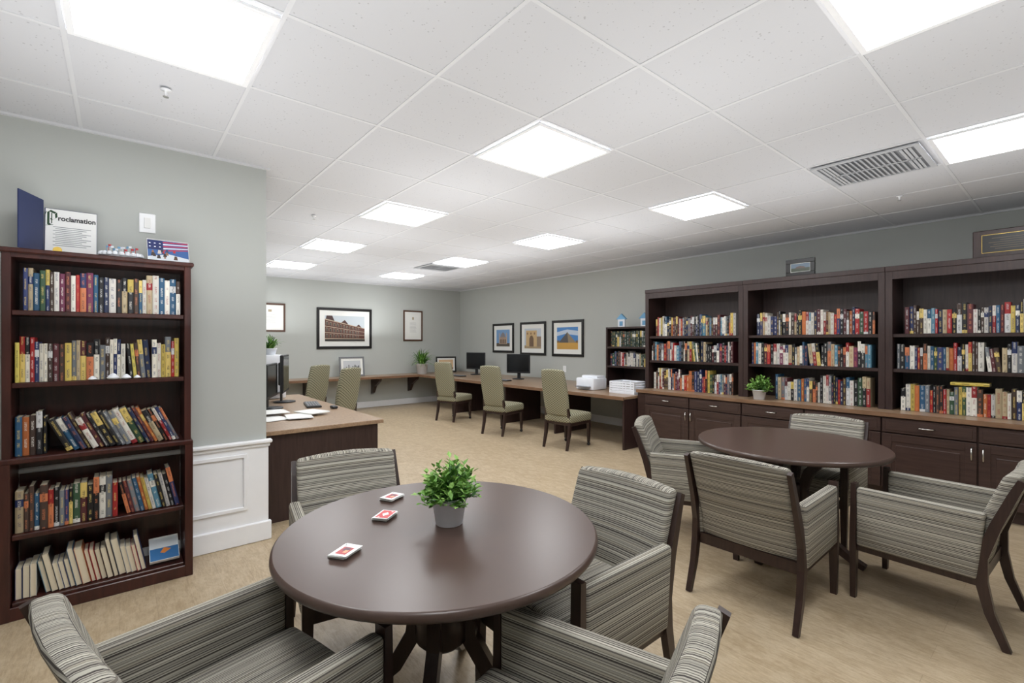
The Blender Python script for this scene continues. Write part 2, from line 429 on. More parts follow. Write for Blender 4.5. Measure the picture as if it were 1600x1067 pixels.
def art_doc():
    p=[(R4(0,0,1,1),S(238,238,234)),(R4(.42,.78,.58,.9),S(180,165,140))]
    for k in range(9): p.append((R4(.2,.2+k*.055,.8-.03*(k%3),.212+k*.055),S(190,190,190)))
    return p
def art_city():
    p=[(R4(0,0,1,1),S(200,202,206))]
    random.seed(3)
    for k in range(14):
        x=k/14; p.append((R4(x,.1,x+.065,.35+random.random()*.35),S(*( [70+random.randint(0,90)]*3))))
    return p
def art_dessert():
    return [(R4(0,0,1,1),S(214,180,140)),([(.15,.2),(.85,.2),(.75,.6),(.25,.6)],S(206,110,50)),(R4(.2,.6,.8,.75),S(238,226,206)),(R4(0,0,1,.18),S(120,70,40))]
def art_field():
    return [(R4(0,0,1,1),S(100,118,136)),(R4(0,0,1,.45),S(66,74,58)),([(.2,.4),(.8,.4),(.7,.6),(.5,.7),(.3,.6)],S(96,78,70))]
def art_flag():
    p=[(R4(0,0,1,1),S(60,100,160))]
    for k in range(5): p.append(([(.35,.5+k*.1),(1,.62+k*.08),(1,.66+k*.08),(.35,.55+k*.1)],S(200,40,50) if k%2==0 else S(240,240,240)))
    p+=[(R4(0,.55,.38,1),S(30,44,100)),([(0,0),(1,0),(1,.22),(.5,.38),(0,.2)],S(220,226,232))]
    random.seed(9)
    for k in range(16):
        x=random.uniform(.12,.8); y=random.uniform(.12,.55); s=random.uniform(.04,.09)
        p.append(([(x-s*.6,y-s),(x+s*.6,y-s),(x+s*.4,y+s),(x-s*.3,y+s*1.2)],random.choice([S(60,50,48),S(150,110,84),S(190,50,50),S(90,66,50),S(210,200,190),S(50,70,110)])))
    for k in range(6): p.append((R4(.04+k%3*.12,.66+k//3*.16,.08+k%3*.12,.7+k//3*.16),S(240,240,250)))
    return p
def picture(name,label,cat,w,h,art,fw,matw,loc,rz,fmat='frame',tilt=0,stand=False):
    t=thing(name,label,cat,loc,rz)
    t.rotation_euler=(tilt,0,rz)
    f=MB()
    for c,d in (((0,0,fw/2),(w,.024,fw)),((0,0,h-fw/2),(w,.024,fw)),((-w/2+fw/2,0,h/2),(fw,.024,h-2*fw)),((w/2-fw/2,0,h/2),(fw,.024,h-2*fw))): f.box(c,d,.003)
    obj('frame',f.mesh('frame',[fmat]),t)
    obj('mat_board',MB().box((0,.004,h/2),(w-2*fw+.004,.01,h-2*fw+.004)).mesh('mat_board',['mat']),t)
    iw=w-2*fw-2*matw; ih=h-2*fw-2*matw
    pl=[]
    for k,(p,c) in enumerate(art()):
        pl.append(([(-iw/2+x*iw,-.0018-.00015*k,fw+matw+y*ih) for x,y in p],c))
    obj('print',attr_mesh('print',pl,'art'),t)
    return t
yb=YB-.014
picture('framed_picture','large black framed photo of an old brick building','picture',1.19,.87,art_building,.055,.11,(3.74,yb,1.31),0)
picture('framed_certificate','brown framed white document hung on sage wall','picture',.50,.72,art_doc,.035,.07,(5.36,yb,1.48),0,'brownframe')
picture('framed_certificate','brown framed document partly hidden by the wall corner','picture',.56,.56,art_doc,.035,.05,(2.26,yb,1.66),0,'brownframe')
xr=XR-.014; rr=-math.pi/2
picture('framed_picture','black framed photo of a domed building with minarets','picture',.76,.66,art_tower,.05,.09,(xr,8.37,1.215),rr)
picture('framed_picture','black framed photo of a tan stone arch','picture',.80,.70,art_arch,.05,.09,(xr,7.37,1.18),rr)
picture('framed_picture','black framed photo of a glass pyramid under blue sky','picture',.84,.71,art_pyramid,.05,.09,(xr,6.37,1.175),rr)

# ---------------------------------------------------------------- reception desk, wall desks
t=thing('reception_desk','low dark desk with brown laminate top beside wall corner','desk',(0,0,0))
obj('worktop',MB().box((1.37,5.46,.732),(1.02,2.68,.036),.004).mesh('worktop',['laminate_x']),t)
obj('front_panel',MB().box((1.355,4.18,.357),(.97,.03,.714)).mesh('front_panel',['espresso']),t)
obj('side_panel',MB().box((1.825,5.46,.357),(.03,2.52,.714)).mesh('side_panel',['espresso']),t)
obj('back_panel',MB().box((1.355,6.74,.357),(.97,.03,.714)).mesh('back_panel',['espresso']),t)
t=thing('wall_desk','long dark desk with brown laminate top along picture wall','desk',(0,0,0))
obj('worktop',MB().box(((5.2+6.695)/2,(3.92+9.54)/2,.70),(1.495,5.62,.036),.004).mesh('worktop',['laminate_x']),t)
obj('worktop_edge',MB().box((5.203,(3.92+9.54)/2,.695),(.016,5.62,.05),.003).mesh('worktop_edge',['lamedge']),t)
obj('end_panel',MB().box((5.96,3.945,.34),(1.46,.03,.68)).mesh('end_panel',['espresso']),t)
for y in (5.35,6.6,8.2): obj('support_panel',MB().box((5.75,y,.34),(.85,.03,.68)).mesh('support_panel',['espresso']),t)
t=thing('wall_counter','brown laminate counter on dark corbels along far wall','counter',(0,0,0))
obj('worktop',MB().box(((.86+6.695)/2,(9.55+10.145)/2,.70),(5.83,.595,.036),.004).mesh('worktop',['laminate']),t)
obj('worktop_edge',MB().box(((.86+6.695)/2,9.55,.695),(5.83,.016,.05),.003).mesh('worktop_edge',['lamedge']),t)
for x in (2.9,4.35,5.25):
    b=MB(); pts=[(0,10.14,.68),(0,9.68,.68),(0,9.72,.60),(0,9.95,.48),(0,10.05,.33),(0,10.14,.30)]
    v1=[b.bm.verts.new((x-.03,p[1],p[2])) for p in pts]; v2=[b.bm.verts.new((x+.03,p[1],p[2])) for p in pts]
    b.bm.faces.new(v1); b.bm.faces.new(list(reversed(v2)))
    for i in range(6): b.bm.faces.new((v1[i],v2[i],v2[(i+1)%6],v1[(i+1)%6]))
    obj('corbel',b.mesh('corbel',['espresso']),t)

# ---------------------------------------------------------------- desk chairs (lattice fabric)
def desk_chair():
    t=thing('desk_chair','','chair')
    def sb(co): return (co.x*(1-.08*(.25-co.y)),co.y,co.z+(.01*(1-(co.x/.26)**2) if co.z>.44 else 0))
    obj('seat',MB().box((0,.0,.415),(.48,.50,.11),.03,3,sub=3,fn=sb).mesh('seat',['lattice'],True),t)
    def bk(co):
        k=max(0,co.z-.45); return (co.x*(.90+.10*math.sin(min(1,k/.6)*math.pi)),co.y-.20*k-.03*(1-(co.x/.25)**2)+.02,co.z+(.02*(1-(co.x/.25)**2) if co.z>1 else 0))
    obj('backrest',MB().box((0,-.235,.765),(.42,.058,.62),.024,3,sub=4,fn=bk).mesh('backrest',['lattice'],True),t)
    obj('seat_frame',MB().box((0,0,.345),(.45,.47,.04),.004).mesh('seat_frame',['leg']),t)
    for s in (-1,1):
        obj('leg',MB().sweep([(s*.20,.22,.05),(s*.20,.215,.36)],(1,0,0),[.03,.045],[.03,.045]).mesh('leg',['leg']),t)
        obj('leg',MB().sweep([(s*.20,-.29,.0),(s*.20,-.24,.2),(s*.20,-.22,.40),(s*.19,-.26,.56)],(1,0,0),[.028,.036,.04,.03],[.028,.04,.045,.03]).mesh('leg',['leg']),t)
        obj('caster',MB().lathe([(.022,-.012),(.024,0),(.022,.012)],16).mesh('caster',['black']),t,loc=(s*.20,.22,.024),rot=(0,math.pi/2,0))
    return t
dp=desk_chair()
DG='lattice fabric desk chairs'
dl=[((4.86,4.62),face(1,.12),'tan lattice fabric desk chair by the end of wall desk'),
((4.76,5.95),face(1,.25),'tan lattice fabric desk chair facing a computer monitor'),
((4.86,7.55),face(1,.35),'tan lattice fabric desk chair in the corner of wall desk'),
((2.40,7.00),face(-.45,.9),'tan lattice fabric desk chair beside the reception desk'),
((2.32,8.10),face(-.45,.9),'tan lattice fabric desk chair between reception desk and wall counter')]
for k,((x,y),rz,lab) in enumerate(dl):
    if k==0: dp.location=(x,y,0); dp.rotation_euler=(0,0,rz); dp['label']=lab; dp['group']=DG
    else: clone(dp,(x,y,0),rz,label=lab,group=DG)

# ---------------------------------------------------------------- left tall bookcase
BX0,BX1=-.474,.345; BF,BB=3.58,3.862
t=thing('tall_bookcase','tall mahogany bookcase filled with paperbacks against sage wall','bookcase',(0,0,0))
ym=(BF+BB)/2; dy=BB-BF
for x in (BX0+.0175,BX1-.0175):
    obj('side_panel',MB().box((x,ym,1.385),(.035,dy,1.11),.003).mesh('side_panel',['mahog']),t)
    obj('side_panel',MB().box((x+(.006 if x>0 else -.006),ym-.006,.415),(.042,dy+.012,.83),.003).mesh('side_panel',['mahog']),t)
obj('top_panel',MB().box(((BX0+BX1)/2,ym-.006,1.948),(BX1-BX0+.03,dy+.02,.026),.006).box(((BX0+BX1)/2,ym,1.925),(BX1-BX0-.07,dy-.01,.025)).mesh('top_panel',['mahog']),t)
SH=[1.632,1.245,.440,.085]
for z in SH:
    obj('shelf',MB().box(((BX0+BX1)/2,ym+.004,z-.012),(BX1-BX0-.072,dy-.012,.026),.003).mesh('shelf',['mahog']),t)
obj('shelf',MB().box(((BX0+BX1)/2,ym-.008,.836),(BX1-BX0+.02,dy+.016,.03),.006).mesh('shelf',['mahog']),t)
obj('back_panel',MB().box(((BX0+BX1)/2,BB-.004,1.0),(BX1-BX0-.07,.008,1.88)).mesh('back_panel',['mahog']),t)
obj('kick_panel',MB().box(((BX0+BX1)/2,BF+.0,.035),(BX1-BX0+.02,.018,.07),.004).mesh('kick_panel',['mahog']),t)

# ---------------------------------------------------------------- built-in bookcases + cabinets
XF=5.70; CZ=.812; CF=5.45; ZT=2.19
bounds=[3.925,2.565,1.21,-.145]
for k in range(3):
    y1,y0=bounds[k],bounds[k+1]; yc=(y0+y1)/2; w=y1-y0-.002
    lab=['built-in espresso bookcase next to the wall desk','middle built-in espresso bookcase above plant on counter','built-in espresso bookcase topped by an award plaque'][k]
    t=thing('built_in_bookcase',lab,'bookcase',(0,0,0))
    for s in (-1,1):
        obj('side_panel',MB().box(((XF+6.69)/2,yc+s*(w/2-.0275),(CZ+ZT)/2),(6.69-XF,.055,ZT-CZ),.002).mesh('side_panel',['espresso']),t)
    obj('top_panel',MB().box(((XF+6.69)/2,yc,ZT-.025),(6.69-XF+.02,w,.05),.003).box((XF+.012,yc,ZT-.085),(.024,w-.11,.08)).mesh('top_panel',['espresso']),t)
    for z in (1.54,1.205):
        obj('shelf',MB().box((XF+.02+.2,yc,z-.016),(.40,w-.112,.032),.002).mesh('shelf',['espresso']),t)
    obj('back_panel',MB().box((XF+.43,yc,(CZ+2.12)/2),(.012,w-.112,2.12-CZ)).mesh('back_panel',['espresso']),t)
t=thing('cabinet_worktop','long brown laminate worktop over dark built-in cabinets','worktop',(0,0,0))
obj('worktop',MB().box(((CF+6.69)/2,(3.9-.2)/2,CZ-.018),(6.69-CF,4.10,.034),.004).mesh('worktop',['laminate_x']),t)
obj('worktop_edge',MB().box((CF+.002,(3.9-.2)/2,CZ-.020),(.014,4.10,.042),.003).mesh('worktop_edge',['lamedge']),t)
def handle(parent,c,horizontal):
    L=.055
    if horizontal: pts=[(0,-L,0),(-.022,-L*.8,0),(-.028,0,0),(-.022,L*.8,0),(0,L,0)]
    else: pts=[(0,0,-L),(-.022,0,-L*.8),(-.028,0,0),(-.022,0,L*.8),(0,0,L)]
    obj('handle',MB().tube([(c[0]+p[0],c[1]+p[1],c[2]+p[2]) for p in pts],.006).mesh('handle',['chrome']),parent,label='brushed nickel bow handle')
DW=.645
for k in range(3):
    y1=3.77-k*2*DW; y0=y1-2*DW; yc=(y0+y1)/2
    ytop=3.9 if k==0 else y1
    t=thing('base_cabinet','dark wood base cabinet with raised panel doors and drawers','cabinet',(0,0,0),0,'base cabinets under worktop')
    obj('cabinet_body',MB().box(((CF+.04+6.69)/2,(y0+ytop)/2,.44),(6.69-CF-.04,ytop-y0-.002,.66)).box(((CF+.10+6.69)/2,(y0+ytop)/2,.055),(6.69-CF-.10,ytop-y0-.002,.11)).mesh('cabinet_body',['cabinet']),t)
    for j in range(2):
        a=y1-j*DW; c=a-DW/2; xf=CF+.022
        d=obj('drawer',MB().box((xf,c,.695),(.02,DW-.012,.13),.004).box((xf-.010,c,.695),(.008,DW-.06,.085),.003).mesh('drawer',['cabinet']),t)
        handle(d,(xf-.014,c,.695),True)
        q=MB().box((xf,c,.37),(.02,DW-.012,.50),.004)
        fr=.07; W2=DW-.012
        for s in (-1,1):
            q.box((xf-.012,c+s*(W2/2-fr/2),.37),(.008,fr,.50),.002)
            q.box((xf-.0122,c,.37+s*(.25-fr/2)),(.008,W2-2*fr,fr),.002)
        q.box((xf-.0115,c,.37),(.012,W2-2*fr-.06,.50-2*fr-.06),.005)
        d=obj('door',q.mesh('door',['cabinet']),t)
        hy=a-DW+.035 if j==0 else a-.035
        handle(d,(xf-.016,hy,.53),False)
t=thing('desktop_bookshelf','small espresso bookshelf standing on the wall desk','bookshelf',(0,0,0))
sx0,sx1,sy0,sy1,sz0,sz1=6.15,6.60,4.06,4.99,.719,1.70
for y in (sy0+.015,sy1-.015): obj('side_panel',MB().box(((sx0+sx1)/2,y,(sz0+sz1)/2),(sx1-sx0,.03,sz1-sz0)).mesh('side_panel',['espresso']),t)
for z in (sz0+.015,1.06,1.37,sz1-.015): obj('shelf',MB().box(((sx0+sx1)/2,(sy0+sy1)/2,z),(sx1-sx0-.004,sy1-sy0-.062,.028)).mesh('shelf',['espresso']),t)
obj('back_panel',MB().box((sx1-.006,(sy0+sy1)/2,(sz0+sz1)/2),(.01,sy1-sy0-.062,sz1-sz0-.03)).mesh('back_panel',['espresso']),t)

# ---------------------------------------------------------------- books
PAL=[(S(216,212,202),7),(S(158,36,38),4),(S(32,42,72),4),(S(24,24,28),8),(S(42,84,116),3),(S(200,176,90),2),(S(178,102,56),2),(S(48,76,54),2),(S(112,116,122),4),(S(84,38,44),3),(S(84,130,152),2),(S(184,166,134),4),(S(68,52,46),4),(S(110,46,76),1),(S(46,56,100),2),(S(202,198,192),3)]
PB=[p for p,w in PAL for _ in range(w)]
def accent(c):
    L=.3*c[0]+.6*c[1]+.1*c[2]
    return random.choice([S(226,222,212),S(216,190,110),S(205,205,205),S(200,120,80)]) if L<.3 else random.choice([S(30,30,34),S(140,34,38),S(34,48,90)])
PG=S(222,210,184)
books=[]
def bookdata(t,h,d,c,a,rnd,mode):
    V=[];F=[];C=[];U=[]
    def q(pts,col,uv=None):
        b=len(V); V.extend(pts); F.append(tuple(range(b,b+len(pts)))); C.append(col); U.append(uv or [(0,0)]*len(pts))
    bu=min(.004,t*.2)
    zs=[0,.10*h,.62*h,.80*h,h]
    segc=[c,c,c,c]
    if mode==1: segc=[a,c,c,c]
    if mode==2: segc=[c,c,a,a]
    if mode==3: segc=[c,c,a,c]
    if mode==4: segc=[a,a,c,c]
    xs=[(0,bu),(t*.25,.0008),(t*.75,.0008),(t,bu)]
    for k in range(4):
        for (xa,ya),(xb,yb_) in zip(xs,xs[1:]):
            z0,z1=zs[k],zs[k+1]; o=rnd*7
            q([(xa,ya,z0),(xb,yb_,z0),(xb,yb_,z1),(xa,ya,z1)],segc[k],[(xa/t,z0+o),(xb/t,z0+o),(xb/t,z1+o),(xa/t,z1+o)])
    for x0,x1 in ((0,.0022),(t-.0022,t)):
        q([(x0,bu,0),(x0,d,0),(x0,d,h),(x0,bu,h)],c); q([(x1,bu,0),(x1,bu,h),(x1,d,h),(x1,d,0)],c)
        q([(x0,bu,h),(x1,bu,h),(x1,d,h),(x0,d,h)],c); q([(x0,d,0),(x1,d,0),(x1,d,h),(x0,d,h)],c); q([(x0,bu,0),(x1,bu,0),(x1,d,0),(x0,d,0)],c)
    p0,p1=.0022,t-.0022; pd=d-.004; ph=h-.003
    q([(p0,bu,ph),(p1,bu,ph),(p1,pd,ph),(p0,pd,ph)],PG); q([(p0,pd,.001),(p1,pd,.001),(p1,pd,ph),(p0,pd,ph)],PG); q([(p0,bu,.001),(p1,bu,.001),(p1,pd,.001),(p0,pd,.001)],PG)
    q([(0,bu,h),(t*.25,.0008,h),(t*.75,.0008,h),(t,bu,h)],c)
    return V,F,C,U
def build_mesh(name,items):
    V=[];F=[];C=[];A=[];U=[]
    for (v,f,c,u),acc,mat in items:
        b=len(V); V+= [tuple(mat@Vector(p)) for p in v] if mat is not None else v
        for fi,ci,ui in zip(f,c,u):
            L=ci[0]*.3+ci[1]*.6+ci[2]*.1
            F.append(tuple(i+b for i in fi)); C+=[ci]*len(fi); A+=[acc if ci!=acc else (S(40,36,40) if L>.2 else S(220,216,206)) for _ in fi] ; U+=ui
    me=bpy.data.meshes.new(name); me.from_pydata(V,[],F)
    ca=me.color_attributes.new('Col','FLOAT_COLOR','CORNER'); aa=me.color_attributes.new('Acc','FLOAT_COLOR','CORNER'); uv=me.uv_layers.new(name='UVMap')
    for i in range(len(C)): ca.data[i].color=C[i]; aa.data[i].color=A[i]; uv.data[i].uv=U[i]
    me.materials.append(M['book']); return me
def row(group,org,rz,length,z,segs,hr=(.185,.235),tr=(.016,.034),dr=(.13,.15),inset=.0,pal=None,reverse=False,lab='paperback'):
    base=Matrix.Translation((org[0],org[1],z))@Matrix.Rotation(rz,4,'Z')
    x=0; maxr=0; si=0; prev=0; run=None; runn=0
    while True:
        while si<len(segs)-1 and x>segs[si][0]*length: si+=1
        th=math.radians(segs[si][1])
        if runn<=0:
            run=(random.uniform(*tr),random.uniform(*hr)); runn=random.choice([1,1,1,2,3])
        runn-=1
        t=run[0]*random.uniform(.85,1.15); h=min(hr[1],run[1]*random.uniform(.97,1.03)); d=random.uniform(*dr)
        if th<0:
            if prev>=0: x=x+h*math.sin(-th)+.001
            px=x; adv=t/math.cos(th)+.0012
            if px+t/math.cos(th)>length: break
            m=base@Matrix.Translation((px,0,0))@Matrix.Rotation(th,4,'Y')
            x=px+adv; prev=th
        elif th>0:
            adv=t/math.cos(th)+.0012; px=x+adv
            if px+h*math.sin(th)>length: break
            m=base@Matrix.Translation((px,0,0))@Matrix.Rotation(th,4,'Y')@Matrix.Translation((-t,0,0))
            x=px; prev=th; maxr=max(maxr,px+h*math.sin(th))
        else:
            if prev>0: x=maxr+.001
            if x+t>length: break
            m=base@Matrix.Translation((x,0,0)); x+=t+.0008; prev=0
        if reverse: m=m@Matrix.Translation((t,d,0))@Matrix.Rotation(math.pi,4,'Z')
        c=random.choice(pal or PB)
        j=random.uniform(.8,1.12); c=tuple(min(1,q*j) for q in c[:3])+(1,)
        iy=random.uniform(0,.012)+inset
        m=m@Matrix.Translation((0,iy if not reverse else -iy,0))
        m=Matrix.Translation((0,0,.0008))@m
        books.append((m,t,h,d,c,accent(c),random.random(),random.choice([0,0,0,0,1,2,3,4]),group,lab))
L0=BX0+.045; LL=BX1-BX0-.085
yb0=BF+.035
random.seed(21)
row('books on mahogany bookcase',(L0+.03,yb0),0,LL-.03,1.634,[(1,0)],(.20,.245),(.015,.031))
row('books on mahogany bookcase',(L0,yb0),0,LL,1.247,[(.60,0),(.78,-5),(1,0)],(.20,.25),(.014,.029),pal=PB+[S(214,198,100),S(226,220,205)]*5)
row('books on mahogany bookcase',(L0,yb0),0,LL,.853,[(.15,0),(.9,-24)],(.19,.235),(.014,.029))
row('books on mahogany bookcase',(L0,yb0),0,LL,.443,[(.56,0),(.85,-12)],(.19,.245),(.015,.031))
row('books on mahogany bookcase',(L0,yb0),0,LL-.17,.088,[(.12,0),(.9,-11)],(.16,.23),(.02,.034),reverse=True)
for k in range(3):
    y1,y0=bounds[k],bounds[k+1]; ys=y1-.062; ln=(y1-y0)-.13
    row('books on built-in bookcases',(XF+.035,ys-.08),rr,ln-.10,1.541,[(1,0)],(.21,.275),(.018,.036),(.15,.18),lab='hardcover book')
    row('books on built-in bookcases',(XF+.035,ys-.02),rr,ln-.06,1.206,[(.5,0),(.6,-6),(1,0)],(.20,.265),(.018,.036),(.15,.18),lab='hardcover book')
    row('books on built-in bookcases',(XF+.035,ys-(.28 if k==1 else .05)),rr,ln-(.33 if k==1 else .1),CZ+.001,[(1,0)],(.20,.262 if k==2 else .30),(.018,.036),(.15,.18),lab='hardcover book')
row('books on desktop shelf',(sx0+.05,sy1-.05),rr,.80,1.385,[(1,0)],(.24,.25),(.035,.036),(.15,.16),pal=[S(40,58,50)],lab='dark green reference volume')
row('books on desktop shelf',(sx0+.05,sy1-.05),rr,.80,1.075,[(1,0)],(.19,.25),(.022,.04),(.15,.16),lab='hardcover book')
cw=[('red',S(168,40,42)),('navy',S(34,44,74)),('black',S(24,24,28)),('cream',S(226,222,212)),('blue',S(44,94,128)),('yellow',S(206,184,92)),('orange',S(188,110,60)),('green',S(52,80,58)),('grey',S(120,124,130)),('maroon',S(88,40,46)),('tan',S(196,176,144)),('brown',S(74,56,50)),('magenta',S(120,50,84)),('light blue',S(92,144,166)),('indigo',S(50,62,112))]
def cname(c): return min(cw,key=lambda q:sum((a-b)**2 for a,b in zip(q[1][:3],c[:3])))[0]
books.sort(key=lambda b:b[0].translation.x**2+b[0].translation.y**2)
where={'books on mahogany bookcase':'on mahogany bookcase shelf','books on built-in bookcases':'on built-in espresso shelf','books on desktop shelf':'on small desktop shelf'}
rest=[]
for k,(m,t,h,d,c,a,rnd,mode,g,lab) in enumerate(books):
    data=bookdata(t,h,d,c,a,rnd,mode)
    if k<299:
        o=obj('book',build_mesh('book',[(data,a,None)])); o.matrix_world=m
        th=abs(m.to_3x3().col[2].z)<.985
        o['label']=('%s %s %s %s'%(cname(c),lab,'leaning' if th else 'standing',where[g])); o['category']='book'; o['group']=g
    else: rest.append((data,a,m))
if rest:
    obj('books',build_mesh('books',rest),label='assorted hardcover books filling the remaining built-in shelves',category='books',kind='stuff')
# yellow book lying flat on top of the lowest row
o=obj('book',build_mesh('book',[(bookdata(.026,.25,.16,S(206,182,84),S(40,40,40),.3,0),S(40,40,40),None)]))
o.matrix_world=Matrix(((0,1,0,XF+.045),(0,0,1,.50),(1,0,0,CZ+.2640),(0,0,0,1)))
o['label']='yellow hardcover book lying flat across upright books'; o['category']='book'; o['group']='books on built-in bookcases'

# ---------------------------------------------------------------- plants
def leaf(polys,p,dirv,L,W,c,up=Vector((0,0,1)),bend=.3):
    d=dirv.normalized(); s=d.cross(up)
    if s.length<.01: s=Vector((1,0,0))
    s.normalize(); nrm=s.cross(d)
    a=p; b=p+d*L*.5+nrm*L*bend*.3; e=p+d*L-nrm*L*bend*.2
    polys.append(([a,b+s*W/2,e,b-s*W/2],c))
def bushy(name,label,loc,pr,ph,fr,fh,nl,ls,potmat='pot',spiky=False,seed=1):
    random.seed(seed)
    t=thing(name,label,'plant',loc)
    obj('pot',MB().lathe([(pr*.70,0),(pr*.74,.002),(pr*.96,ph-.012),(pr,ph-.012),(pr,ph),(pr*.9,ph),(pr*.88,ph-.02)],32).mesh('pot',[potmat]),t)
    obj('soil',MB().lathe([(pr*.87,ph-.019),(pr*.6,ph-.010)],24).mesh('soil',['soil']),t)
    P=[]; gs=[S(84,134,54),S(112,160,70),S(58,100,44),S(144,186,94),S(94,144,60)]
    o=Vector((0,0,ph))
    if spiky:
        for k in range(nl):
            a=random.uniform(0,6.283); e=random.uniform(.25,1.4); d=Vector((math.cos(a)*math.cos(e),math.sin(a)*math.cos(e)*(.6 if math.sin(a)>0 else 1),math.sin(e)))
            L=ls*random.uniform(.6,1); q=o+Vector((random.uniform(-.3,.3)*pr,random.uniform(-.3,.3)*pr,-.01)); W=.018; c=random.choice(gs)
            s=d.cross(Vector((0,0,1))).normalized(); pts=[q]
            for j in range(1,5):
                d2=(d-Vector((0,0,.16*j*j*.35))).normalized(); pts.append(pts[-1]+d2*L/4)
            ws=[.5,1,.9,.6,.05]
            for j in range(4): P.append(([pts[j]-s*W*ws[j]/2,pts[j]+s*W*ws[j]/2,pts[j+1]+s*W*ws[j+1]/2,pts[j+1]-s*W*ws[j+1]/2],c))
    else:
        for k in range(nl//7):
            a=random.uniform(0,6.283); e=math.asin(random.uniform(-.15,1))
            tip=Vector((math.cos(a)*math.cos(e)*fr,math.sin(a)*math.cos(e)*fr,math.sin(e)*fh))*random.uniform(.6,1.1)
            st=o+Vector((tip.x*.25,tip.y*.25,-.01))
            en=o+tip; ax=(en-st); cr=ax.cross(Vector((0,0,1)))
            s=cr.normalized() if cr.length>.001 else Vector((1,0,0))
            P.append(([st-s*.0012,st+s*.0012,en+s*.0008,en-s*.0008],gs[2]))
            for j in range(7):
                f=.35+.65*j/6; q=st+ax*f
                b=random.uniform(0,6.283); side=Vector((math.cos(b),math.sin(b),random.uniform(-.1,.7)))
                leaf(P,q,side+ax.normalized()*.8,ls*random.uniform(.7,1.15),ls*.6,random.choice(gs[:4] if j<5 else [gs[1],gs[3]]))
    obj('foliage',attr_mesh('foliage',P,'leaf'),t)
    return t
bushy('potted_plant','small leafy green plant in white pot on round table',(1.0,1.592,.7505),.071,.108,.116,.135,1100,.033,seed=4)
bushy('potted_plant','small green plant in white pot on cabinet worktop',(5.58,2.33,CZ),.075,.11,.13,.15,700,.035,seed=5)
bushy('potted_fern','spiky fern in cream pot on long wall counter',(5.36,9.70,.719),.14,.24,.3,.4,170,.48,spiky=True,seed=6)
bushy('potted_plant','green trailing plant on a printer by reception desk',(1.47,6.58,1.30),.08,.08,.2,.2,70,.26,spiky=True,seed=8)

# ---------------------------------------------------------------- playing cards
def deck(x,y,rz,face_red,seed):
    random.seed(seed)
    t=thing('playing_card_deck','spread stack of playing cards, %s card uppermost'%('red' if face_red else 'white'),'playing cards',(x,y,.7505),rz,'card decks on round table')
    m=MB(); N=11
    for k in range(N):
        m.box((random.uniform(-.004,.004)+(k-N/2)*.0012,random.uniform(-.003,.003)-(k-N/2)*.0010,.0008+k*.00145),(.064,.09,.0011),0,rot=Matrix.Rotation(random.uniform(-.07,.07),3,'Z'))
    obj('card_stack',m.mesh('card_stack',['paper']),t)
    z=.0008+(N-1)*.00145+.0007; P=[]; oy=-.005; ox=.006
    def r(x0,y0,x1,y1,c,k): P.append(([(x0+ox,y0+oy,z+k*.00015),(x1+ox,y0+oy,z+k*.00015),(x1+ox,y1+oy,z+k*.00015),(x0+ox,y1+oy,z+k*.00015)],c))
    r(-.031,-.044,.031,.044,S(244,244,244),1)
    if face_red:
        r(-.027,-.040,.027,.040,S(196,28,34),2)
        P.append(([(ox,-.022+oy,z+.0006),(.014+ox,oy,z+.0006),(ox,.022+oy,z+.0006),(-.014+ox,oy,z+.0006)],S(240,235,230)))
        r(-.02,-.032,-.012,-.026,S(240,235,230),3); r(.012,.026,.02,.032,S(240,235,230),3)
    else:
        r(-.020,-.032,.020,.022,S(176,44,50),2); r(-.012,-.006,.012,.018,S(90,40,60),3); r(-.026,.03,-.021,.038,S(20,20,22),3); r(.0,-.02,.014,.0,S(216,150,110),4)
    obj('top_card',attr_mesh('top_card',P,'art'),t)
deck(.955,2.005,-1.1,False,1); deck(.83,1.81,-.9,True,2); deck(.585,1.585,-1.0,False,3)

# ---------------------------------------------------------------- text helper
def text_mesh(txt,size,mat,ext=.0004,off=0):
    cu=bpy.data.curves.new('txt','FONT'); cu.body=txt; cu.size=size; cu.align_x='CENTER'; cu.extrude=ext; cu.offset=off
    o=bpy.data.objects.new('txt',cu); COL.objects.link(o)
    bpy.context.view_layer.update()
    me=bpy.data.meshes.new_from_object(o.evaluated_get(bpy.context.evaluated_depsgraph_get()))
    bpy.data.objects.remove(o); bpy.data.curves.remove(cu)
    me.materials.clear(); me.materials.append(M[mat]); return me
# ---------------------------------------------------------------- on left bookcase
ZB=1.961
t=thing('proclamation_folder','open navy folder holding a Proclamation certificate on bookcase top','certificate',(-.338,3.79,ZB),0)
rx=math.radians(-8)
pg=obj('certificate_page',MB().box((.118,0,.142),(.228,.006,.282)).mesh('certificate_page',['navy']),t,rot=(rx,0,.0))
obj('certificate_sheet',MB().box((.119,-.0042,.142),(.222,.0016,.276)).mesh('certificate_sheet',['paper']),pg)
obj('folder_cover',MB().box((-.11,0,.16),(.22,.006,.31)).mesh('folder_cover',['navy']),t,rot=(0,0,math.radians(70)))
tm=text_mesh('roclamation',.040,'text',off=.0011)
for v in tm.vertices: v.co.x*=.86
obj('lettering',tm,pg,loc=(.143,-.0058,.214),rot=(math.pi/2,0,0))
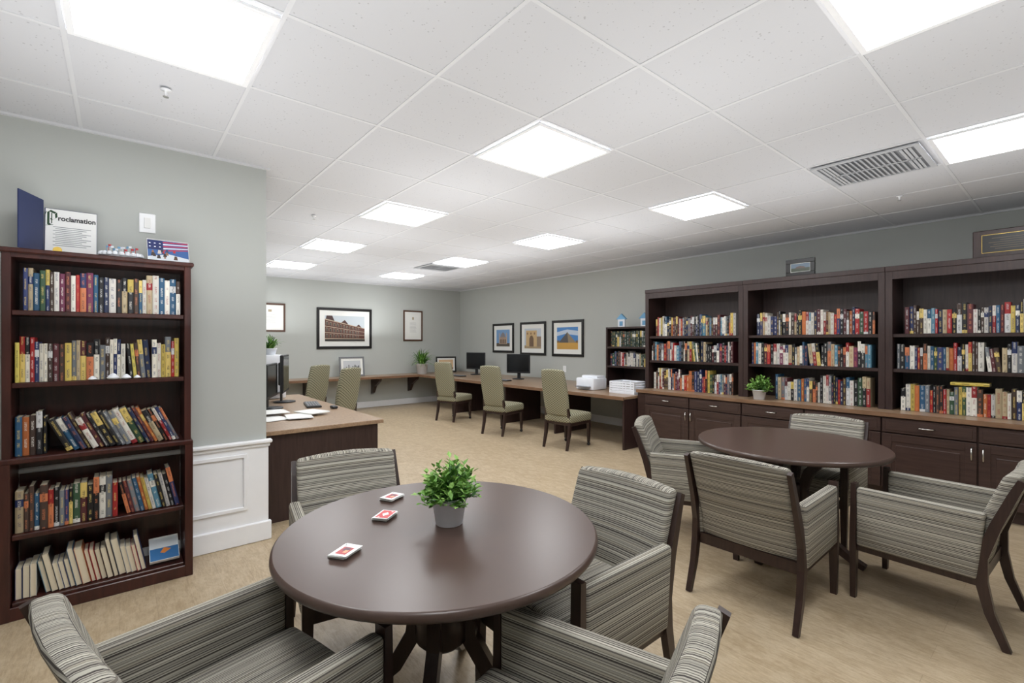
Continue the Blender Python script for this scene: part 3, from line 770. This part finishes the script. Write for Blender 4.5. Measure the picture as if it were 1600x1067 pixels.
# blackletter-like capital P drawn from broad-pen strokes
m=MB()
def stroke(x0,z0,x1,z1,w):
    d=Vector((x1-x0,0,z1-z0)); n_=Vector((-.7,0,-.7)).normalized()*w/2
    vs=[m.bm.verts.new(Vector((x,-.0060,z))+s*n_) for x,z,s in ((x0,z0,1),(x0,z0,-1),(x1,z1,-1),(x1,z1,1))]
    m.bm.faces.new(vs)
for a in ((.020,.262,.020,.190,.014),(.020,.190,.028,.182,.012),(.034,.256,.034,.192,.006),(.010,.250,.026,.266,.010),(.026,.268,.050,.256,.012),(.052,.256,.054,.228,.013),(.054,.228,.036,.212,.010),(.036,.212,.030,.222,.007),(.010,.178,.040,.186,.006),(.012,.262,.006,.240,.005)):
    stroke(*a)
obj('initial_letter',m.mesh('initial_letter',['green_ink']),pg)
P=[]
for k in range(11):
    z=.172-k*.011; P.append(([(.04+.01*(k%2),-.0056,z),(.205-.02*(k%3),-.0056,z),(.205-.02*(k%3),-.0056,z+.0035),(.04+.01*(k%2),-.0056,z+.0035)],S(120,124,128)))
obj('printed_lines',attr_mesh('printed_lines',P,'art'),pg)
obj('gold_seal',MB().lathe([(.02,0),(.02,.001)],24).mesh('gold_seal',['gold']),pg,loc=(.06,-.0056,.035),rot=(math.pi/2,0,0))
t=thing('decorative_tray','white ruffled oval tray with tiny red and blue flags','decoration',(.008,3.71,ZB),.0)
m=MB()
m.lathe([(.001,.004),(.06,.004),(.085,.012),(.10,.030),(.095,.030),(.08,.016),(.001,.012)],48,cap=False)
for k in range(20):
    a=2*math.pi*k/20; m.lathe([(.001,.018),(.012,.022),(.014,.032),(.008,.042),(.001,.044)],10,c=(.095*math.cos(a),.095*math.sin(a),.0),cap=False)
for v in m.bm.verts: v.co.y*=.55
obj('tray_body',m.mesh('tray_body',['pot'],True),t)
random.seed(11)
for k in range(14):
    x=-.07+k*.0105; y=random.uniform(-.02,.025); h=random.uniform(.05,.08)
    m=MB().box((0,0,h/2+.006),(.0026,.0026,h)).box((.006,0,h),(.014,.0026,.011))
    obj('flag',m.mesh('flag',[random.choice(['red','blue','pot'])]),t,loc=(x,y,.006))
picture('photo_booklet','glossy booklet with flag and sailors leaning on bookcase top','booklet',.215,.15,art_flag,.002,.0,(.238,3.66,ZB+.001),.08,'paper',-.35)
t=thing('light_switch','white rocker switch plate on sage wall','switch',(.138,YL-.005,2.235))
obj('switch_plate',MB().box((0,0,0),(.085,.008,.125),.003).mesh('switch_plate',['white']),t)
obj('rocker',MB().box((0,-.006,0),(.034,.008,.066),.002).mesh('rocker',['paper']),t)
for k,(x,s) in enumerate(((-.12,.02),(-.03,.03),(.03,.024),(.08,.018))):
    obj('seashell',MB().lathe([(.001,0),(s*.8,.003),(s,s*.35),(s*.55,s*.9),(s*.15,s*1.2)],14).mesh('seashell',['pot'],True),loc=(x,BF+.022,1.2465),label='small white seashell on bookcase shelf edge',category='seashell',group='seashells on shelf')
picture('picture_book','white cover book with small orange bird lying tilted','book',.15,.17,lambda:[(R4(0,0,1,1),S(50,110,165)),(R4(0,.55,1,1),S(226,232,236)),([(.35,.35),(.5,.55),(.75,.45),(.5,.3)],S(220,130,50))],.003,.0,(.215,3.625,.112),.0,'paper',-.95)
# ---------------------------------------------------------------- on built-in bookcase top
picture('framed_photo','small dark framed photo propped on built-in bookcase','picture',.29,.19,art_field,.045,.006,(5.80,1.985,ZT+.002),rr,'frame',0)
t=thing('award_plaque','dark wooden award plaque with gold border on bookcase','plaque',(5.80,.37,ZT+.002),rr)
obj('plaque_board',MB().box((0,0,.12),(.48,.025,.24),.006).mesh('plaque_board',['espresso']),t)
obj('plate',MB().box((0,-.0135,.12),(.366,.003,.156)).mesh('plate',['gold']),t)
obj('plate_face',MB().box((0,-.0156,.12),(.36,.002,.150)).mesh('plate_face',['frame']),t)
P=[]
for k in range(6):
    z=.072+k*.018; w=[.1,.13,.11,.14,.07,.12][k]; P.append(([(-w,-.0172,z),(w,-.0172,z),(w,-.0172,z+.003),(-w,-.0172,z+.003)],S(110,92,60)))
obj('engraved_lines',attr_mesh('engraved_lines',P,'art'),t)
for y in (4.80,4.36):
    t=thing('house_ornament','small blue and white house shaped award ornament','ornament',(6.32,y,sz1),rr,'house ornaments on small shelf')
    m=MB(); m.box((0,0,.07),(.14,.03,.13),.004)
    obj('ornament_body',m.mesh('ornament_body',['pot']),t)
    b=MB(); vv=[(-.10,.13),(0,.22),(.10,.13)]
    v1=[b.bm.verts.new((x,-.02,z)) for x,z in vv]; v2=[b.bm.verts.new((x,.02,z)) for x,z in vv]
    b.bm.faces.new(v1); b.bm.faces.new(v2[::-1])
    for i in range(3): b.bm.faces.new((v1[i],v2[i],v2[(i+1)%3],v1[(i+1)%3]))
    b.box((0,-.018,.06),(.06,.008,.07))
    obj('roof',b.mesh('roof',['blue']),t)

# ---------------------------------------------------------------- computers
def monitor(x,y,z,rz,w,h,lab):
    t=thing('computer_monitor',lab,'monitor',(x,y,z),rz)
    obj('monitor_housing',MB().box((0,0,.12+h/2),(w,.035,h),.008).box((0,.03,.12+h/2),(w*.6,.04,h*.6),.01).mesh('monitor_housing',['black']),t)
    obj('screen',MB().box((0,-.0185,.125+h/2),(w-.04,.002,h-.05)).mesh('screen',['screen']),t)
    obj('stand',MB().box((0,.035,.10),(.07,.02,.19),.004).lathe([(.12,0),(.12,.012),(.05,.018)],32).mesh('stand',['black']),t)
    return t
def keyboard(x,y,z,rz):
    t=thing('keyboard','black computer keyboard on desktop','keyboard',(x,y,z),rz)
    obj('keyboard_base',MB().box((0,0,.009),(.44,.15,.018),.004).mesh('keyboard_base',['black']),t)
    m=MB()
    for r_ in range(5):
        for c in range(15): m.box((-.196+c*.028,-.055+r_*.027,.0215),(.023,.022,.006),.002)
    obj('keys',m.mesh('keys',['grey']),t)
ZW=.719
monitor(6.10,7.15,ZW,face(1,.5),.50,.38,'black flat monitor with blank screen on wall desk')
monitor(6.20,8.75,ZW,face(1,.4),.50,.38,'black flat monitor in the room corner on wall desk')
keyboard(5.62,7.10,ZW,-math.pi/2+.1); keyboard(5.62,8.60,ZW,-math.pi/2)
monitor(1.50,6.02,.751,face(-.93,.36),.50,.44,'black angled monitor on reception desk')
monitor(1.24,5.52,.751,face(-.90,.42),.48,.36,'smaller black monitor turned sideways on reception desk')
keyboard(1.66,5.50,.751,math.pi/2-.2)
t=thing('computer_mouse','black computer mouse on reception desk','mouse',(1.76,5.10,.751),0)
obj('mouse_body',MB().box((0,0,.016),(.06,.10,.03),.013,3).mesh('mouse_body',['black'],True),t)
obj('scroll_wheel',MB().box((0,.02,.031),(.008,.018,.006),.002).mesh('scroll_wheel',['grey']),t)
t=thing('pedestal_printer','tall white printer behind monitor on reception desk','printer',(1.45,6.58,.7505),0)
obj('printer_body',MB().box((0,0,.16),(.34,.32,.32),.02,2).box((0,.02,.43),(.30,.28,.235),.02,2).mesh('printer_body',['pot'],True),t)
obj('paper_tray',MB().box((.0,-.17,.08),(.26,.06,.02),.004).mesh('paper_tray',['grey']),t)
random.seed(5)
for k,(x,y,a) in enumerate(((1.08,4.75,.2),(1.30,4.70,-.15),(1.45,4.85,.3),(1.15,5.0,.0))):
    m=MB()
    for j in range(4): m.box((random.uniform(-.01,.01),random.uniform(-.01,.01),.0012+j*.002),(.215,.28,.0016),rot=Matrix.Rotation(random.uniform(-.05,.05),3,'Z'))
    obj('paper_stack',m.mesh('paper_stack',['paper' if k!=2 else 'mat']),loc=(x,y,.751 + (.010*k)),rot=(0,0,a),label='loose stack of white papers on reception desk',category='papers',group='papers on reception desk')
t=thing('desktop_printer','compact white printer on the wall desk','printer',(5.72,4.93,ZW),rr)
obj('printer_body',MB().box((0,0,.09),(.36,.32,.18),.02,2).box((0,.05,.195),(.32,.2,.04),.015,2).mesh('printer_body',['pot'],True),t)
obj('output_tray',MB().box((0,-.19,.05),(.26,.10,.012),.003).mesh('output_tray',['grey']),t)
t=thing('storage_crate','open white slatted plastic crate on wall desk','crate',(5.68,4.20,ZW),rr)
m=MB(); W,D,Hc=.42,.30,.17
m.box((0,0,.005),(W,D,.01))
for k in range(5):
    z=.025+k*.034
    m.box((0,-D/2,z),(W,.008,.026)).box((0,D/2,z),(W,.008,.026)).box((-W/2,0,z),(.008,D,.026)).box((W/2,0,z),(.008,D,.026))
for x in (-W/2,-W/6,W/6,W/2):
    for y in (-D/2,D/2): m.box((x,y,Hc/2),(.014,.012,Hc))
obj('crate_body',m.mesh('crate_body',['pot']),t)
t=thing('wall_outlet','white electrical outlet plate on picture wall','outlet',(XR-.005,6.45,.93),rr)
obj('outlet_plate',MB().box((0,0,0),(.08,.008,.12),.002).mesh('outlet_plate',['white']),t)
obj('socket',MB().box((0,-.005,.025),(.034,.006,.03),.002).box((0,-.005,-.025),(.034,.006,.03),.002).mesh('socket',['paper']),t)
t=thing('terracotta_bowl','small terracotta bowl beside monitor on wall desk','bowl',(5.80,7.62,ZW))
obj('bowl_body',MB().lathe([(.07,0),(.10,.05),(.13,.11),(.12,.11),(.08,.04)],32).mesh('bowl_body',['terracotta']),t)
picture('framed_photo','grey framed city photo leaning on wall counter','picture',.54,.42,art_city,.035,.05,(3.82,9.93,ZW+.002),.0,'grey',-.12)
picture('framed_photo','dark framed dessert photo standing in the counter corner','picture',.50,.38,art_dessert,.035,.04,(6.12,9.88,ZW+.002),-.35,'frame',-.08)

# ---------------------------------------------------------------- world + camera
w=bpy.data.worlds.new('World'); scn.world=w; w.use_nodes=True
w.node_tree.nodes['Background'].inputs[0].default_value=(.9,.95,1,1); w.node_tree.nodes['Background'].inputs[1].default_value=.3
cam=bpy.data.cameras.new('camera'); co=bpy.data.objects.new('camera',cam); COL.objects.link(co)
cam.sensor_width=36; cam.lens=738/1600*36; cam.clip_start=.03; cam.clip_end=60
co.location=(0,0,1.467); co.rotation_euler=(math.pi/2,0,-.693)
scn.camera=co
